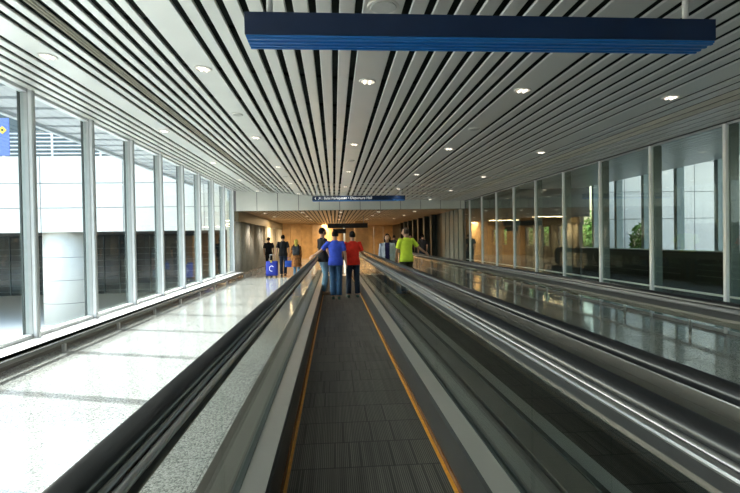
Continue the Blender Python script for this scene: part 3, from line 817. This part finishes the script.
person('person with long black hair in a pale blue cardigan facing us', (1.45, 13.6, bz), math.pi-.1, 1.61, NAVY, JEANS, SHOE,
       female=True, hair='long', over=PALEB, head_turn=.1, sleeve='none')
person('person in a lime green t-shirt on the second walkway, right hand on the far handrail', (1.90, 13.1, bz), .35, 1.76, LIME, OLIVE, SHOE,
       arms={'R': ((.38, .02, 1.22), (.555, -.02, 1.09)), 'L': ((-.24, .06, 1.15), (-.20, .20, .95))}, head_turn=.95, hairm=GREYH, belly=.02)
# left floor
WALK = {'L': ((-.09, 0, .93), (-.09, .12, .52), (-.095, .14, .085)), 'R': ((.09, 0, .93), (.09, .02, .49), (.095, -.22, .12))}
WALK2 = {'R': ((.09, 0, .93), (.09, .12, .52), (.095, .14, .085)), 'L': ((-.09, 0, .93), (-.09, .02, .49), (-.095, -.22, .12))}
person('person in a black t-shirt and dark jeans walking away, pulling a blue suitcase', (-2.12, 21.0, 0), 0, 1.72, BLK, JEANSD, SHOE, legs=WALK,
       arms={'L': ((-.25, -.08, 1.15), (-.27, -.20, .93))})
person('person all in black walking away farthest left by the columns', (-3.12, 24.2, 0), 0, 1.66, BLK, BLK, SHOE, legs=WALK2)
scf = person('person in a mustard headscarf and patterned tunic carrying a grey backpack', (-1.52, 20.3, 0), 0, 1.52, BATIK, JEANSL, SHOE, legs=WALK,
       female=True, scarf=SCARF, skirt=BATIK, sleeve='long', arms={'L': ((-.24, -.02, 1.15), (-.32, .04, .92))})
# backpack on the back (worn: a thing of its own)
bp = thing('backpack', 'dark grey backpack worn over the patterned tunic', 'backpack', (-1.52, 20.3-.19, .90))
bm = bmesh.new(); box(bm, -.14, .14, -.09, .06, 0, .36, bev=.045); mesh_obj('pack_body', bm, cloth('grey_nylon', (.06, .06, .065)), bp, True)
bm = bmesh.new(); box(bm, -.10, .10, -.13, -.085, .04, .18, bev=.02); mesh_obj('front_pocket', bm, cloth('grey_nylon', (.06, .06, .065)), bp, True)
for s in (-1, 1):
    bm = bmesh.new(); loft(bm, [(s*.09, .055, .34), (s*.10, .12, .41), (s*.10, .22, .42)], [(.022, .008)]*3, seg=8); mesh_obj('strap', bm, BLK, bp, True)
# blue hand bag
hb = thing('shopping_bag', 'small blue bag carried beside the patterned tunic', 'bag', (-1.83, 20.35, .42))
bm = bmesh.new(); box(bm, -.15, .15, -.06, .06, 0, .26, bev=.03); mesh_obj('bag_body', bm, cloth('blue_bag_cloth', (.03, .08, .42)), hb, True)
bm = bmesh.new(); loft(bm, [(-.08, 0, .25), (-.06, 0, .36), (0, 0, .40), (.06, 0, .36), (.08, 0, .25)], [.008]*5, seg=8); mesh_obj('handle', bm, cloth('blue_bag_cloth', (.03, .08, .42)), hb, True)
# suitcase
sc = thing('suitcase', 'upright blue wheeled suitcase with a white printed mark and yellow tag', 'suitcase', (-2.55, 20.70, 0))
SB = mat('blue_suitcase_fabric', (.035, .06, .50), .55, 0, .4, .1)
bm = bmesh.new(); box(bm, -.235, .235, -.12, .12, .06, .66, bev=.04); mesh_obj('case_body', bm, SB, sc, True)
bm = bmesh.new(); box(bm, -.18, .18, -.15, -.115, .12, .56, bev=.018); pk = mesh_obj('front_pocket', bm, SB, sc, True)
bm = bmesh.new()
for i in range(14):   # white swoosh ring
    a0 = math.pi*(.2+i*.1); a1 = a0+math.pi*.1
    poly(bm, [(math.cos(a0)*.10, .36+math.sin(a0)*.12), (math.cos(a1)*.10, .36+math.sin(a1)*.12), (math.cos(a1)*.078, .36+math.sin(a1)*.095), (math.cos(a0)*.078, .36+math.sin(a0)*.095)], -.153)
mesh_obj('printed_mark', bm, M_WHITEP, sc)
for s in (-1, 1):
    bm = bmesh.new(); cyl(bm, (s*.17-.015, .06, .035), (s*.17+.015, .06, .035), .035, seg=14); mesh_obj('wheel', bm, M_RUB, sc)
    bm = bmesh.new(); box(bm, s*.17-.02, s*.17+.02, -.09, -.05, 0, .065); mesh_obj('foot', bm, M_RUB, sc)
bm = bmesh.new()
for s in (-1, 1): cyl(bm, (s*.09, .09, .64), (s*.09, .09, .90), .009, seg=8)
cyl(bm, (-.10, .09, .91), (.10, .09, .91), .016, seg=10); mesh_obj('pull_handle', bm, M_ALUD, sc)
bm = bmesh.new(); box(bm, -.06, .02, -.135, -.125, .60, .70, bev=.003); mesh_obj('luggage_tag', bm, mat('yellow_tag', (.80, .62, .10), .5), sc)
# black shoulder bag of the red-shirted person
sb = thing('shoulder_bag', 'black shoulder bag hanging at the left side of the red t-shirt', 'bag', (.47-.235, 12.60, .98))
bm = bmesh.new(); box(bm, -.03, .03, -.10, .10, 0, .24, bev=.02); mesh_obj('bag_body', bm, BLK, sb, True)
bm = bmesh.new(); loft(bm, [(0, -.06, .22), (.03, -.01, .34), (.075, .06, .435), (.085, .15, .445), (.07, .24, .38), (.0, .12, .22)], [(.016, .005)]*6, side=Vector((0, 1, 0)), seg=8); mesh_obj('strap', bm, BLK, sb, True)
# dark figures far inside on the right
F = [(4.55, 25.5, 'farthest right dark clothed person walking beyond the opening'), (4.3, 28.0, 'dark clothed person inside the hall, middle of the three by the right wall'),
     (3.55, 29.5, 'dark clothed person inside the hall, left of the three by the right wall')]
base = None
for i, (x, y, l) in enumerate(F):
    if base is None:
        base = person(l, (x, y, 0), .1, 1.70, BLK, JEANSD, SHOE, legs=WALK2, group='dark figures in the hall', vox=.01)
    else:
        r = base.copy(); COL.objects.link(r); r.location = (x, y, 0); r.rotation_euler = (0, 0, [0, 3.0, -.2][i]); r['label'] = l
        for ch in list(base.children):
            c = ch.copy(); COL.objects.link(c); c.parent = r

# ------------------------------------------------------------------ light
sun = bpy.data.lights.new('sun', 'SUN'); sun.energy = 7; sun.angle = math.radians(.55); sun.color = (1, .965, .90)
so = bpy.data.objects.new('sun', sun); COL.objects.link(so)
dirv = Vector((1, -.33, -.885)).normalized()
so.rotation_euler = dirv.to_track_quat('-Z', 'Y').to_euler()
W = bpy.data.worlds.new('sky'); S.world = W; W.use_nodes = True
nt = W.node_tree; bg = nt.nodes['Background']
sky = nt.nodes.new('ShaderNodeTexSky'); sky.sky_type = 'NISHITA'; sky.sun_disc = False
sky.sun_elevation = math.radians(41); sky.sun_rotation = math.radians(-80); sky.air_density = 1.3; sky.dust_density = 3.5; sky.ozone_density = 1
nt.links.new(sky.outputs[0], bg.inputs[0]); bg.inputs[1].default_value = .55
# warm fill lights added below the slats to brighten the hall
for i, (x, y) in enumerate([(-2.6, 32), (-1.6, 38), (.2, 43), (2.2, 44)]):
    area('hall_fill', (x, y, IC-.05), 2.2, .5, 130, (1, .72, .40))

# ------------------------------------------------------------------ camera
cam = bpy.data.cameras.new('camera'); cam.sensor_width = 36; cam.lens = 500/740*36; cam.clip_start = .05; cam.clip_end = 400
co = bpy.data.objects.new('camera', cam); COL.objects.link(co); S.camera = co
yaw = math.atan(35.9/500); pit = math.atan(7.08/500*math.cos(yaw)); roll = -.016
Rm = Matrix.Rotation(-yaw, 4, 'Z') @ Matrix.Rotation(math.pi/2 - pit, 4, 'X') @ Matrix.Rotation(roll, 4, 'Z')
co.matrix_world = Matrix.Translation((0, 0, EYE)) @ Rm
S.view_settings.view_transform = 'Standard'; S.view_settings.look = 'None'; S.view_settings.gamma = 1
S.view_settings.use_curve_mapping = False; S.view_settings.exposure = 0.82
